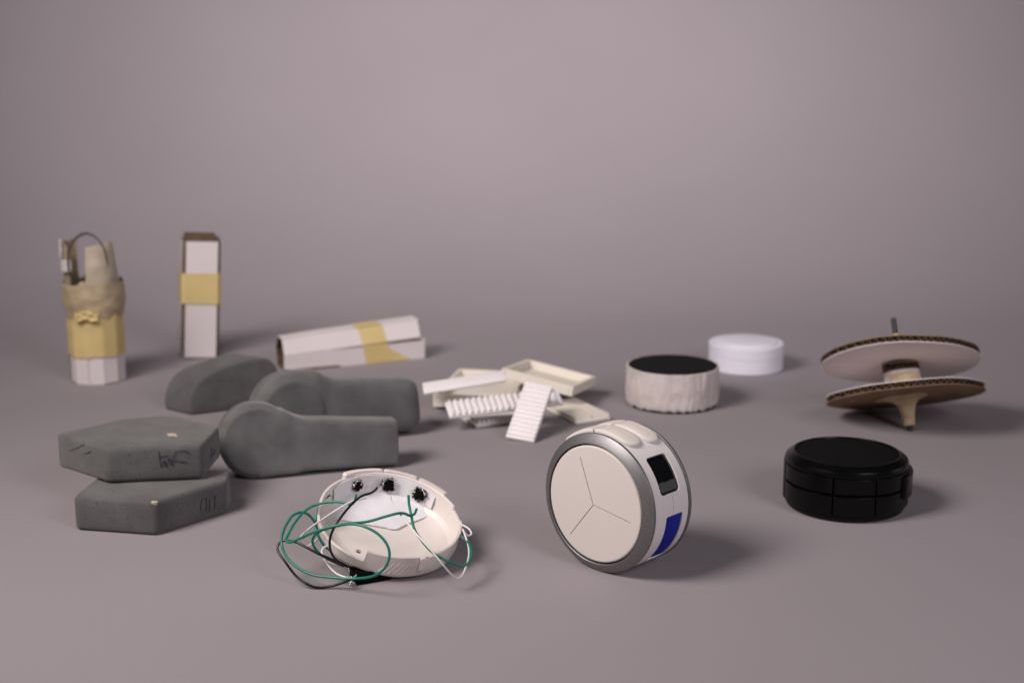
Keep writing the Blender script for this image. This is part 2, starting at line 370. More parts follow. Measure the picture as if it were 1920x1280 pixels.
# ------------------------------------------------------------------ 2. open shell with wires
def build_shell():
    n = Vector((0.24, -0.268, 1)).normalized(); ex = Vector((1, 0, -n.x / n.z)).normalized(); ey = n.cross(ex)
    mw = frame(Vector((-0.0751, 0.8178, 0.0148)), ex, ey, n)
    t = thing('open_shell', 'open white shell half with green, black and white wires spilling out', 'prototype shell', mw)
    def part(name, bm, m, sm=35, parent=t):
        o = link(name, bm, m, smooth=sm); o.parent = parent; o.matrix_world = mw; return o
    def top(deg):                                            # rim height around the shell (0 = right, -90 = towards the camera)
        h = 0.0150
        if -171 < deg < -101: h = 0.0076
        if 13 < deg < 31: h = 0.0128
        if -52 < deg < -44: h = 0.0139
        if deg > 130 or deg < -170: h = 0.0140
        return h
    prof = [(0.0, -0.0030), (0.0345, -0.0030), (0.0388, -0.0018), (0.0415, 0.0010), (0.0425, 0.005), (0.0430, 1.0), (0.0427, 1.0004), (0.0416, 1.0004), (0.0413, 1.0),
            (0.0408, 0.0062), (0.0398, 0.0026), (0.0372, 0.0002), (0.033, -0.0009), (0.028, -0.0012), (0.0, -0.0012)]
    def rf(a, r, z):
        d = (math.degrees(a) + 180) % 360 - 180
        if z >= 1: z = top(d) + (z - 1)
        return r, z
    sh = link('shell_wall', solid(prof, 300, rfun=rf), M['shell'], mw=mw)
    hole = lathe([(0, -0.006), (0.0019, -0.006), (0.0019, 0.005), (0, 0.005)], 24, closed=False)
    inv0 = mw.inverted(); o0 = inv0 @ Vector((0, 0, CAM_H)); d0 = inv0.to_3x3() @ ray(673, 1033); h0 = o0 + d0 * ((-0.0012 - o0.z) / d0.z)
    boolean(sh, [link('cut', hole, None, mw=mw @ Matrix.Translation((h0.x, h0.y, 0)))])
    sh.parent = t; sh.matrix_world = mw
    # cream finger pads around the outside of the back wall
    for a0, a1 in ((47, 74.5), (76, 104), (104.8, 140)):
        s0, s1 = deg2s(a0), deg2s(a1)
        bm = curved_pad(rounded_rect(s0, s1, 0.0022, 0.0166, 0.0012, 4), 0.0424, 0.0458, crown=0.0002, edge=0.0010)
        part('finger_pad', bm, M['shell'], 40)
    # diagonal speaker ribs on the front wall
    for i in range(7):
        a = R(-90 + i * 3.9); pts = []
        for k in range(9):
            u = k / 8; aa = a + R(7.5) * u; z = 0.0035 + 0.0078 * u; pts.append((0.04275 * math.cos(aa), 0.04285 * math.sin(aa), z))
        part('speaker_rib', tube(pts, 0.00024, 6), M['shell'])
    # small clip on the right of the front wall
    part('clip', curved_pad(rounded_rect(deg2s(-59), deg2s(-54), 0.006, 0.0152, 0.0006, 3), 0.0424, 0.0440, edge=0.0005), M['shell'], 40)
    # bent felt liner leaning on the inside of the back wall
    inv = mw.inverted()
    def floor_pt(px, py, z=0.0000):
        o_ = inv @ Vector((0, 0, CAM_H)); d_ = inv.to_3x3() @ ray(px, py); q_ = o_ + d_ * ((z - o_.z) / d_.z); return q_
    edge_px = [(812, 946), (808, 957), (800, 967), (782, 974), (763, 981), (742, 991), (722, 988), (700, 984), (672, 979), (645, 974), (625, 972), (611, 971), (606, 962)]
    edge = catmull([floor_pt(*p) for p in edge_px], 4)
    rows = []
    for j in range(17):
        v = j / 16; row = []
        for i in range(49):
            u = i / 48; a = R(54 + 102 * u); e = edge[i]
            ztop = 0.0146 - 0.0030 * abs(2 * u - 1) ** 4
            T_ = Vector((0.0404 * math.cos(a), 0.0404 * math.sin(a), ztop)); F_ = Vector((0.0386 * math.cos(a), 0.0386 * math.sin(a), 0.0034))
            if v < 0.5: q = T_.lerp(F_, v / 0.5)
            else:
                k = (v - 0.5) / 0.5; q = F_.lerp(e, k); q.z = 0.0034 + (e.z - 0.0034) * math.sin(k * math.pi / 2)
            q.z += 0.0006 * noise.noise(Vector((u * 7, v * 5, 5.1))) * min(1, (1 - v) * 3) + 0.0005 * noise.noise(Vector((u * 23, v * 9, 2.1))) * (v > .95)
            row.append(q)
        rows.append(row)
    bmL = sheet(rows, 0.0007)
    lo = part('felt_liner', bmL, M['felt'], 60)
    # three tactile switches with solder and scorched glue
    for a, w_, tw in ((129, 0.0048, 0.25), (98.5, 0.0064, 0.1), (68.5, 0.0060, 0.35)):
        aR = R(a); c = Vector((0.0386 * math.cos(aR), 0.0386 * math.sin(aR), 0.0092))
        inw = Vector((-math.cos(aR), -math.sin(aR), 0.20)).normalized(); tang = Vector((-math.sin(aR), math.cos(aR), 0)); up2 = inw.cross(tang) * -1
        fm = frame(c, tang, inw.cross(tang), inw) @ rotz(tw)
        bm = bevel(box(-w_ / 2, w_ / 2, -w_ / 2, w_ / 2, -0.0025, 0.0014), 0.0003, 2); bm.transform(fm)
        sw = part('switch', bm, M['black_mt'], 30)
        bm = bmesh.new()
        for i in range(26):
            an = random.random() * 6.283; rr = w_ * (0.50 + 0.28 * random.random())
            blob((rr * math.cos(an), rr * math.sin(an), 0.0002 + 0.0006 * random.random()), 0.00045 + 0.0006 * random.random(), bm, 1, jit=0.5)
        bm.transform(fm); part('scorched_glue', bm, M['burn'], 60, parent=sw)
        bm = bmesh.new()
        for i in range(5):
            s = 1 if i % 2 else -1
            blob((s * w_ * 0.58 + random.uniform(-.0006, .0006), -w_ * 0.3 + random.uniform(-.001, .0012), 0.0010), 0.0005 + 0.0003 * random.random(), bm, 1, sy=1.8, jit=0.4)
        tube([(-w_ * .55, -w_ * .4, .0012), (-w_ * .3, -w_ * .75, .0018), (w_ * .2, -w_ * .85, .0016), (w_ * .4, -w_ * .5, .0013)], 0.00035, 6, bm)
        bm.transform(fm); part('solder_joint', bm, M['solder'], 60, parent=sw)
    # wires (world-space paths: pixel of the photograph + distance from the lens in metres)
    def wire(name, pts, r, m):
        pw = [PD(*p) for p in pts]
        pw = [Vector((p.x, p.y, max(p.z, r + 0.0002))) for p in pw]
        o = link(name, tube(catmull(pw, 10), r, 10), m, smooth=60); o.parent = t; o.matrix_world = Matrix.Identity(4); return o
    G, B_, W_ = 0.00078, 0.00072, 0.00056
    wire('green_wire', [(766, 929, .836), (767, 945, .829), (771, 965, .824), (777, 991, .818), (791, 1013, .812), (811, 1035, .806), (841, 1052, .806), (866, 1061, .812),
                        (880, 1052, .82), (884, 1036, .828), (879, 1018, .836), (866, 1006, .850), (861, 1001, .880), (850, 995, .905)], G, M['green'])
    wire('green_wire', [(781, 954, .831), (777, 963, .826), (768, 966, .822), (758, 962, .819), (745, 962, .816), (719, 969, .812), (686, 978, .808), (640, 983, .806), (592, 996, .810),
                        (560, 1010, .814), (543, 1016, .816), (536, 1012, .818), (541, 1001, .822), (552, 981, .828), (568, 961, .834), (587, 948, .838), (614, 941, .838),
                        (640, 941, .836), (656, 945, .834), (664, 941, .836), (668, 928, .842)], G, M['green'])
    wire('green_wire', [(645, 1061, .826), (614, 1047, .822), (594, 1032, .820), (586, 1014, .818), (594, 999, .814), (618, 989, .809), (653, 982, .804), (681, 986, .800), (708, 1000, .797), (726, 1021, .795),
                        (730, 1044, .795), (719, 1067, .797), (697, 1080, .802), (664, 1084, .808), (622, 1082, .812), (587, 1077, .816), (557, 1063, .820), (537, 1043, .824),
                        (528, 1017, .828), (533, 991, .834), (548, 967, .840), (565, 960, .844), (579, 965, .848), (590, 978, .850), (598, 996, .852), (612, 1012, .852)], G, M['green'])
    wire('green_wire', [(618, 928, .868), (608, 936, .862), (597, 954, .856), (591, 978, .852), (595, 1000, .848), (606, 1020, .846), (622, 1034, .846)], G, M['green'])
    wire('black_wire', [(707, 914, .842), (703, 919, .838), (695, 924, .833), (682, 928, .829), (670, 935, .825), (653, 952, .819), (636, 974, .813), (623, 996, .810), (618, 1017, .810), (622, 1037, .814),
                        (631, 1049, .818), (649, 1060, .825)], B_, M['wire_b'])
    wire('black_wire', [(657, 1086, .813), (645, 1091, .815), (622, 1098, .816), (598, 1101, .816), (577, 1095, .816), (555, 1079, .819), (535, 1053, .822), (521, 1032, .826), (523, 1018, .828), (534, 1013, .828),
                        (555, 1016, .825), (577, 1027, .822), (598, 1038, .820), (622, 1048, .820), (648, 1060, .824), (668, 1066, .83)], B_, M['wire_b'])
    wire('white_wire', [(732, 930, .838), (734, 940, .830), (741, 954, .824), (752, 965, .818), (764, 980, .812), (782, 1002, .806), (806, 1028, .801), (828, 1055, .801), (846, 1076, .806),
                        (857, 1083, .810), (866, 1078, .814), (873, 1064, .820), (879, 1042, .828), (878, 1022, .836), (872, 1003, .842), (868, 992, .846), (876, 1003, .848), (884, 1000, .850), (878, 990, .852), (864, 982, .856)], W_, M['wire_w'])
    wire('white_wire', [(686, 933, .834), (670, 937, .828), (653, 943, .822), (632, 955, .819), (612, 968, .822), (587, 985, .830), (570, 999, .835), (562, 1010, .838), (564, 1020, .84), (574, 1024, .842), (586, 1018, .845), (600, 1006, .85)], W_, M['wire_w'])
    wire('white_wire', [(616, 1022, .834), (607, 1026, .832), (603, 1034, .830), (608, 1047, .827), (616, 1060, .824), (630, 1074, .820), (646, 1081, .817), (662, 1084, .815)], W_, M['wire_w'])
    wire('white_wire', [(612, 1050, .829), (630, 1058, .828), (652, 1062, .829), (672, 1064, .832)], W_, M['wire_w'])
    # black component soldered on underneath
    c, c2 = P(669, 1098), P(740, 1086); xd = (c2 - c).normalized()
    fm = frame(Vector((c.x, c.y, 0.0003)), xd, Vector((-xd.y, xd.x, 0)), Vector((0, 0, 1)))
    bm = bevel(box(0, 0.021, 0, 0.013, 0.0, 0.0068), 0.0004, 2); bm.transform(fm)
    o = link('component', bm, M['black_mt'], smooth=30); o.parent = t; o.matrix_world = Matrix.Identity(4)
    bm = bmesh.new()
    for i in range(12): blob((-0.0022 + random.uniform(-.0026, .0016), random.uniform(-.001, .003), random.uniform(0.0014, 0.0050)), random.uniform(.0005, .0010), bm, 1, jit=0.5)
    tube([(-.0048, .0, .0036), (-.0028, .0005, .0046), (.0004, .0008, .0060)], .0006, 6, bm)
    for i in range(6): blob((-0.0012 + random.uniform(-.001, .001), 0.010 + random.uniform(-.001, .001), 0.006 + random.uniform(-.001, .001)), random.uniform(.0005, .001), bm, 1, jit=0.5)
    bm.transform(fm); o2 = link('solder_joint', bm, M['solder'], smooth=60); o2.parent = o; o2.matrix_world = Matrix.Identity(4)
build_shell()

# ------------------------------------------------------------------ 3. pucks
def puck_centre(px, py, r):
    c = P(px, py); k = (c.y + r) / c.y; return Vector((c.x * k, c.y + r, 0))
def build_black_puck():
    c = P(1582, 978); r = 0.0405
    ctr = puck_centre(1581, 982, .0385)
    mw = Matrix.Translation((ctr.x, ctr.y, 0)) @ rotz(R(-8))
    t = thing('black_puck', 'glossy black round puck case with grooved sides lying flat', 'prototype puck', mw)
    def part(name, bm, m, sm=30):
        o = link(name, bm, m, smooth=sm); o.parent = t; o.matrix_world = mw; return o
    part('base', solid([(0, .0003), (.0365, .0003), (.0385, .0016), (.0385, .0052), (0, .0052)], 128), M['black_pl'])
    part('core', solid([(0, .005), (.0388, .005), (.0388, .0325), (0, .0325)], 96), M['black_mt'])
    def seg(a0, a1, z0, z1, r0=.0385, r1=.0408):
        s0, s1 = deg2s(a0), deg2s(a1); return curved_pad(rounded_rect(s0, s1, z0, z1, .0007, 4), r0, r1, edge=.0005, sub=.0008)
    cuts = [-205, -168, -106, -67, -20, 30, 90, 150]
    for a0, a1 in zip(cuts, cuts[1:] + [155]):
        part('side_panel', seg(a0 + .5, a1 - .5, .0195, .0300), M['black_pl'], 40)
        part('side_panel', seg(a0 + .5, a1 - .5, .0055, .0180), M['black_pl'], 40)
    part('side_pad', seg(-33, 22, .0125, .0275, .039, .0430), M['black_pl'], 40)
    part('top_rim', lathe([(.0330, .0312), (.0402, .0304), (.0402, .0320), (.0394, .0342), (.0350, .0372), (.0342, .0373), (.0338, .0370), (.0334, .0360)], 160), M['black_pl'], 25)
    part('top_disc', solid([(0, .0318), (.0336, .0318), (.0336, .0362), (.0330, .0366), (0, .0366)], 128), M['black_mt'])
build_black_puck()

def build_fleece_puck():
    ctr = puck_centre(1259, 777, .038); mw = Matrix.Translation((ctr.x, ctr.y, 0))
    t = thing('fleece_puck', 'round puck wrapped in fluffy white fleece with flat black top', 'prototype puck', mw)
    def part(name, bm, m, sm=60):
        o = link(name, bm, m, smooth=sm); o.parent = t; o.matrix_world = mw; return o
    def wavy(a, r, z):
        k = noise.noise(Vector((math.cos(a) * 5, math.sin(a) * 5, z * 60))) * .0009 + noise.noise(Vector((math.cos(a) * 14, math.sin(a) * 14, z * 130 + 4))) * .0006
        if r < .03: return r, z
        dz = 0
        if z < .006: dz = .0020 * noise.noise(Vector((math.cos(a) * 9, math.sin(a) * 9, 2.2)))
        return r + k, z + dz
    prof = [(.0355, .0020), (.0380, .0018)] + [(.0388 + .0006 * math.sin(i / 14 * 3.1), .0032 + .0285 * i / 14) for i in range(15)] + [(.0390, .0326), (.0382, .0333), (.0370, .0331), (.0368, .0310)]
    part('fleece_wrap', lathe(prof, 240, rfun=wavy), M['fleece'])
    part('base_disc', solid([(0, .0002), (.0372, .0002), (.0378, .0010), (.0376, .0026), (0, .0026)], 96), M['black_mt'], 30)
    part('top_disc', solid([(0, .030), (.0372, .030), (.0374, .0331), (.0368, .0336), (0, .0336)], 128,
                           rfun=lambda a, r, z: (r + (.0004 * noise.noise(Vector((math.cos(a) * 7, math.sin(a) * 7, 9))) if r > .03 else 0), z)), M['top_felt'], 30)
M['top_felt'] = mat('black_felt', (0.012, 0.0105, 0.0115), 0.9, var=0.1, vscale=200, spec=0.1)
build_fleece_puck()

def build_white_puck():
    ctr = puck_centre(1397, 705, .0342); mw = Matrix.Translation((ctr.x, ctr.y, 0))
    t = thing('white_puck', 'plain white smooth round puck with lid, farthest of the pucks', 'prototype puck', mw)
    def part(name, bm, m, sm=30):
        o = link(name, bm, m, smooth=sm); o.parent = t; o.matrix_world = mw; return o
    part('base', solid([(0, .0002), (.0338, .0002), (.0345, .0010), (.0345, .0128), (.0340, .0133), (0, .0133)], 128), M['white_pr'])
    part('lid', solid([(0, .0134), (.0341, .0134), (.0346, .0139), (.0346, .0238), (.0338, .0249), (.0285, .0250), (.0280, .0262), (.0272, .0265), (0, .0265)], 128), M['white_pr'])
build_white_puck()

# ------------------------------------------------------------------ 4. cardboard spinning top leaning on its edge
def corrugated_disc(t, mw, rad, th, face_m, name, seed, wob=0.0, top_m=None):
    """two liner sheets with a real wavy fluting between them"""
    rnd = random.Random(seed)
    def edge(a): return rad * (1 + .010 * noise.noise(Vector((math.cos(a) * 3, math.sin(a) * 3, seed))) + .010 * noise.noise(Vector((math.cos(a) * 17, math.sin(a) * 17, seed + 3))))
    def wz(x, y): return wob * noise.noise(Vector((x * 22, y * 22, seed)))
    def disc(z0, z1, k, m, nm, parent):
        bm = bmesh.new(); n = 140; A = []; B = []
        for i in range(n):
            a = 2 * math.pi * i / n; r = edge(a + k) * (1 - .008 * abs(k)); x, y = r * math.cos(a), r * math.sin(a)
            A.append(bm.verts.new((x, y, z0 + wz(x, y)))); B.append(bm.verts.new((x, y, z1 + wz(x, y))))
        ca = bm.verts.new((0, 0, z0 + wz(0, 0))); cb = bm.verts.new((0, 0, z1 + wz(0, 0)))
        for i in range(n):
            j = (i + 1) % n
            bm.faces.new((A[i], A[j], B[j], B[i])); bm.faces.new((A[j], A[i], ca)); bm.faces.new((B[i], B[j], cb))
        bmesh.ops.recalc_face_normals(bm, faces=bm.faces)
        o = link(nm, bm, m, smooth=30); o.parent = parent; o.matrix_world = mw; return o
    root = disc(-th / 2, -th / 2 + .0006, 0.0, face_m, name, t)
    disc(th / 2 - .0006, th / 2, 0.05, top_m or M['kraft'], 'liner_sheet', root)
    bm = bmesh.new(); pitch = .0050; step = pitch / 8; amp = th / 2 - .0008; x = -rad * .99; A = []   # fluting: wave along x, cut to the circle
    while x < rad * .99:
        h = math.sqrt(max(0, (rad * .985) ** 2 - x * x)); z = amp * math.sin(2 * math.pi * x / pitch + 1.6 * noise.noise(Vector((x * 90, seed, 0)))) * (0.75 + 0.5 * abs(noise.noise(Vector((x * 60, seed, 7)))))
        A.append([bm.verts.new((x, yy, z + wz(x, yy))) for yy in [h * (-1 + 2 * q / 16) for q in range(17)]]); x += step
    for p, q in zip(A, A[1:]):
        for j in range(16): bm.faces.new((p[j], p[j + 1], q[j + 1], q[j]))
    o = link('fluting', bm, M['kraft_d'], smooth=60); o.parent = root; o.matrix_world = mw
    sm_ = o.modifiers.new('s', 'SOLIDIFY'); sm_.thickness = .0004; sm_.offset = 0
    return root
def build_top():
    tip = P(1707, 808, 0.0)
    ax = Vector((-0.115, 0.40, 1)).normalized()
    ex = Vector((1, 0, -ax.x / ax.z)).normalized(); ey = ax.cross(ex)
    mw = frame(tip, ex, ey, ax)
    t = thing('spinning_top', 'leaning spinning top of two corrugated cardboard discs on a pencil axle', 'spinning top', mw)
    def part(name, bm, m, sm=50, parent=t, M2=mw):
        o = link(name, bm, m, smooth=sm); o.parent = parent; o.matrix_world = M2; return o
    part('axle', tube([(0, 0, .0005), (0, 0, .002), (0, 0, .0905), (0, 0, .091)], .0021, 10), M['graphite'])
    part('axle_tip', solid([(0, 0), (.0016, .0002), (.0026, .0012), (.0028, .0060), (0, .0060)], 24), M['graphite'])
    cone = [(.0024, .0045), (.0042, .0046), (.0050, .010), (.0058, .016), (.0072, .0205), (.0105, .0238), (.0165, .0258), (.024, .0268), (.024, .0272), (.0024, .0272)]
    def wr(a, r, z): return (r * (1 + .10 * noise.noise(Vector((math.cos(a) * 2, math.sin(a) * 2, z * 180)))) if r > .003 else r), z
    part('tape_cone', lathe(cone, 48, rfun=wr), M['tape_glue'])
    lower = mw @ Matrix.Translation((0, 0, .0295)) @ Matrix.Rotation(R(2.7), 4, 'Y') @ Matrix.Rotation(R(-1), 4, 'X')
    corrugated_disc(t, lower, .0612, .0056, M['kraft'], 'lower_disc', 3, .0012, M['disc_white'])
    upper = mw @ Matrix.Translation((0, 0, .0570)) @ Matrix.Rotation(R(6.5), 4, 'Y') @ Matrix.Rotation(R(-7), 4, 'X')
    corrugated_disc(t, upper, .0612, .0056, M['disc_white'], 'upper_disc', 8, .0010)
    part('hub', lathe([(.0022, .0325), (.0143, .0325), (.0140, .038), (.0138, .0480), (.0022, .0480)], 40, rfun=wr), M['board'])
    part('hub_tape', lathe([(.0141, .0330), (.0150, .0335), (.0147, .0450), (.0139, .0455)], 60, a0=R(-150), a1=R(-40), rfun=wr), M['tape_glue'])
    hubtop = mw @ Matrix.Translation((0, 0, .0507)) @ Matrix.Rotation(R(3), 4, 'Y') @ Matrix.Rotation(R(-3), 4, 'X')
    corrugated_disc(t, hubtop, .0145, .0050, M['kraft_d'], 'hub_disc', 5, .0003)
    part('axle_tape', lathe([(.0022, .0590), (.0046, .0592), (.0036, .068), (.0029, .078), (.0022, .0782)], 20, rfun=wr), M['tape_glue'])
    return
build_top()

# ------------------------------------------------------------------ 5. grey foam models
def smooth_foam(bm, amp=0.0004, freq=45, seed=0):
    bmesh.ops.triangulate(bm, faces=[f for f in bm.faces if len(f.verts) > 4])
    bmesh.ops.subdivide_edges(bm, edges=[e for e in bm.edges if e.calc_length() > .008], cuts=3, use_grid_fill=True)
    bend(bm, amp=amp, freq=freq, seed=seed)
    return bm
def ink_strokes(parent, strokes, name='pen_mark'):
    bm = bmesh.new()
    for s in strokes: tube(catmull(s, 4), .00021, 5, bm)
    o = link(name, bm, M['ink'], smooth=60); o.parent = parent; return o
def on_plane(px, py, p0, nrm, off=0.0002):
    r = ray(px, py); o = Vector((0, 0, CAM_H)); tt = (p0 - o).dot(nrm) / r.dot(nrm); q = o + r * tt; return q + nrm * off
def build_foam_blocks():
    H1 = 0.0228; H2 = 0.0468
    low = [(141, 994), (293, 1005), (427, 962)]
    L0 = [P(a, b, 0) for a, b in low]
    back_r = P(398, 938); back_l = P(190, 948)
    pts = [L0[0], L0[1], L0[2], L0[2] + Vector((-.002, .022, 0)), L0[1] + Vector((.020, .062, 0)), L0[0] + Vector((.004, .040, 0))]
    o = link('foam_block', smooth_foam(bevel(prism(pts, 0.0002, H1), .0028, 3), .0005, 40, 2), M['foam'], smooth=45)
    tag(o, 'lower grey foam block of the two-block stack, pale worn corners', 'foam block', 'angular foam blocks in the stack')
    top_px = [(104, 812), (232, 784), (325, 776), (411, 797), (378, 833), (199, 841)]
    T0 = [P(a, b, H2) for a, b in top_px]
    # worn pale corners on the lower block
    for q_, rx in ((L0[0] + Vector((.0026, .0022, 0)), .0017), (L0[1] + Vector((-.0008, .0024, 0)), .0019)):
        w_ = link('worn_corner', blob(Vector((q_.x, q_.y, H1 - .0016)), rx, None, 3, sx=1.25, sz=.75, sy=.8, jit=.6), M['foam_w'], smooth=60); w_.parent = o
    d = (L0[2] - L0[1]).normalized(); nr = Vector((d.y, -d.x, 0))
    def q(px, py): return on_plane(px, py, L0[1], nr, .0003)
    ink_strokes(o, [[q(376, 957), q(376, 948), q(378, 937), q(386, 935)], [q(386, 935), q(387, 946), q(386, 958)], [q(393, 936), q(392, 958)], [q(398, 932), q(407, 929)], [q(403, 930), q(402, 953)]])
    o2 = link('foam_block', smooth_foam(bevel(prism(T0, H1 + .0006, H2), .0030, 3), .0005, 40, 5), M['foam'], smooth=45)
    tag(o2, 'upper six-sided grey foam block with pen scribble and pale chip on top', 'foam block', 'angular foam blocks in the stack')
    d = (T0[4] - T0[5]).normalized(); nr = Vector((d.y, -d.x, 0)); nr = nr if nr.y < 0 else -nr
    def q2(px, py): return on_plane(px, py, T0[5], nr, .0004)
    ink_strokes(o2, [[q2(297, 845), q2(299, 856), q2(302, 876)], [q2(298, 856), q2(316, 853)], [q2(302, 876), q2(308, 862), q2(311, 874), q2(318, 858), q2(323, 873)],
                     [q2(323, 873), q2(327, 850), q2(337, 844), q2(352, 846), q2(355, 850)], [q2(325, 862), q2(352, 866)]])
    d = (T0[3] - T0[4]).normalized(); nr3 = Vector((d.y, -d.x, 0)); nr3 = nr3 if nr3.y < 0 else -nr3
    def q3(px, py): return on_plane(px, py, T0[4], nr3, .0004)
    ink_strokes(o2, [[q3(394, 839), q3(396, 848), q3(395, 861)], [q3(396, 842), q3(402, 846), q3(396, 853)], [q3(391, 855), q3(402, 850)]])
    bm = bmesh.new(); cc = P(322, 817, H2 + .00005)
    chip = [P(a, b, 0) for a, b in ((312, 815), (318, 813), (329, 815), (333, 820), (327, 819), (316, 819))]
    chip = [P(a, b, H2) for a, b in ((312, 814), (320, 813), (330, 814), (333, 820), (326, 818), (316, 819))]
    o3 = link('pale_chip', prism(chip, H2 - .0004, H2 + .0006), M['foam_w']); o3.parent = o2
    def scratch(pts, r):
        q_ = link('scratch', tube(pts, r, 5), M['graphite'], smooth=60); q_.parent = o2
    for a, b, a2, b2 in ((132, 845, 158, 833), (158, 851, 170, 846)):
        d = (T0[5] - T0[0]).normalized(); nr4 = Vector((d.y, -d.x, 0)); nr4 = nr4 if nr4.y < 0 else -nr4
        scratch([on_plane(a, b, T0[0], nr4, .0000), on_plane((a + a2) / 2 + 2, (b + b2) / 2, T0[0], nr4, .0001), on_plane(a2, b2, T0[0], nr4, .0000)], .0003)
    for a, b, a2, b2 in ((262, 822, 282, 832), (232, 828, 262, 834)):
        scratch([P(a, b, H2 - .0001), P((a + a2) / 2, (b + b2) / 2 - .6, H2), P(a2, b2, H2 - .0001)], .0002)
build_foam_blocks()

def remesh_foam(o, voxel, it, amp, freq, seed):
    m_ = o.modifiers.new('r', 'REMESH'); m_.mode = 'VOXEL'; m_.voxel_size = voxel
    s_ = o.modifiers.new('s', 'SMOOTH'); s_.iterations = it; s_.factor = 0.5
    bpy.context.view_layer.update(); dg = bpy.context.evaluated_depsgraph_get()
    me = bpy.data.meshes.new_from_object(o.evaluated_get(dg)); o.modifiers.clear(); old = o.data; o.data = me; bpy.data.meshes.remove(old)
    b2 = bmesh.new(); b2.from_mesh(me); bend(b2, amp=amp, freq=freq, seed=seed)
    for f in b2.faces: f.smooth = True
    b2.to_mesh(me); b2.free(); return o
def build_paddles():
    def one(label, fh, fe, head_d, thick, h0, h1, thick_h, lean, round_n, cham, it, seed, end_cap):
        """lollipop-shaped slab standing on its long edge: local x along it, y = thickness, z up; disc head plus bar handle, sanded together"""
        d = fe - fh; L = d.length; d.normalize(); nrm = Vector((-d.y, d.x, 0))
        mw = frame(fh, d, nrm, Vector((0, 0, 1))) @ Matrix.Rotation(lean, 4, 'X')
        rr = head_d / 2; bm = bmesh.new(); segs = 64
        hd = bmesh.new(); prism([(rr * math.cos(2 * math.pi * i / segs), rr * math.sin(2 * math.pi * i / segs)) for i in range(segs)], -thick / 2, thick / 2, hd); bevel(hd, cham, 1, 50)
        hd.transform(Matrix.Translation((0, 0, rr)) @ Matrix.Rotation(R(90), 4, 'X'))
        tmp = bpy.data.meshes.new('t'); hd.to_mesh(tmp); hd.free(); bm.from_mesh(tmp); bpy.data.meshes.remove(tmp)
        rows = []; K = 40
        for i in range(41):
            x = L * i / 40; u = i / 40; a = h1[0] + (h1[1] - h1[0]) * u; b = max(.0004, h0[0] + (h0[1] - h0[0]) * u)
            fl = max(0.0, min(1.0, (rr + .013 - x) / .020)) ** 2; a += .0065 * fl; b = max(.0004, b - .0045 * fl)
            sc_ = 1.0
            if end_cap and x > L - end_cap: k = (x - L + end_cap) / end_cap; sc_ = .55 + .45 * math.sqrt(max(0, 1 - k * k))
            ring = []; e = 2.0 / round_n
            for j in range(K):
                an = 2 * math.pi * (j + .5) / K; ca, sa = math.cos(an), math.sin(an)
                ring.append(bm.verts.new((x, thick_h / 2 * sc_ * math.copysign(abs(ca) ** e, ca), (a + b) / 2 + (a - b) / 2 * sc_ * math.copysign(abs(sa) ** e, sa))))
            rows.append(ring)
        for A, B in zip(rows, rows[1:]):
            for j in range(K): bm.faces.new((A[j], A[(j + 1) % K], B[(j + 1) % K], B[j]))
        bm.faces.new(rows[0]); bm.faces.new(rows[-1]); bmesh.ops.recalc_face_normals(bm, faces=bm.faces)
        o = link('foam_paddle', bm, M['foam_d'], mw=mw); remesh_foam(o, .0009, it, .0006, 40, seed)
        return tag(o, label, 'foam model', 'paddle-shaped foam models')
    one('nearer grey foam paddle with flat disc head and square straight handle', P(482, 892), P(743, 869), .0535, .0235, (.0030, .0006), (.0425, .0335), .0240, R(-6), 10, .0040, 6, 3, 0)
    one('farther grey foam paddle with broad head and thick rounded handle', P(545, 840), P(783, 808), .0585, .030, (.0120, .0006), (.0535, .0430), .028, R(-5), 3.6, .006, 8, 6, .010)
build_paddles()

def build_foam_loaf():
    # arched loaf: front arch traced on the ground line, extruded backwards
    a, b = P(358, 779), P(528, 757)
    d = (b - a); L = d.length; d.normalize(); nrm = Vector((-d.y, d.x, 0)); nrm = (nrm + d * -0.50).normalized()
    mw = frame(a, d, Vector((-d.y, d.x, 0)), Vector((0, 0, 1)))
    H = .0415
    prof = [(0.0005, 0), (-.0005, .006), (.0005, .014), (.004, .022), (.0095, .0285), (.018, .0335), (.030, .037), (.045, .040), (.060, .0415), (.068, .0400), (.0745, .034), (.0775, .024), (.0785, .012), (.0785, 0)]
    k = L / .0785
    prof = [(x * k, z) for x, z in prof]
    prof2 = catmull([(x, z, 0) for x, z in prof], 3); pts = [(p.x, p.y) for p in prof2]
    bm = prism(pts, 0, .030); bevel(bm, .0035, 3, 50)
    sh = .45
    for v in bm.verts: x, z, y = v.co; v.co = (x - sh * y, y, z)
    bmesh.ops.recalc_face_normals(bm, faces=bm.faces)
    smooth_foam(bm, .0006, 35, 9)
    for v in bm.verts: v.co.z = max(v.co.z, .0003)
    o = link('foam_loaf', bm, M['foam'], smooth=50, mw=mw)
    tag(o, 'arched loaf-shaped grey foam model behind the stacked foam blocks', 'foam model')
build_foam_loaf()

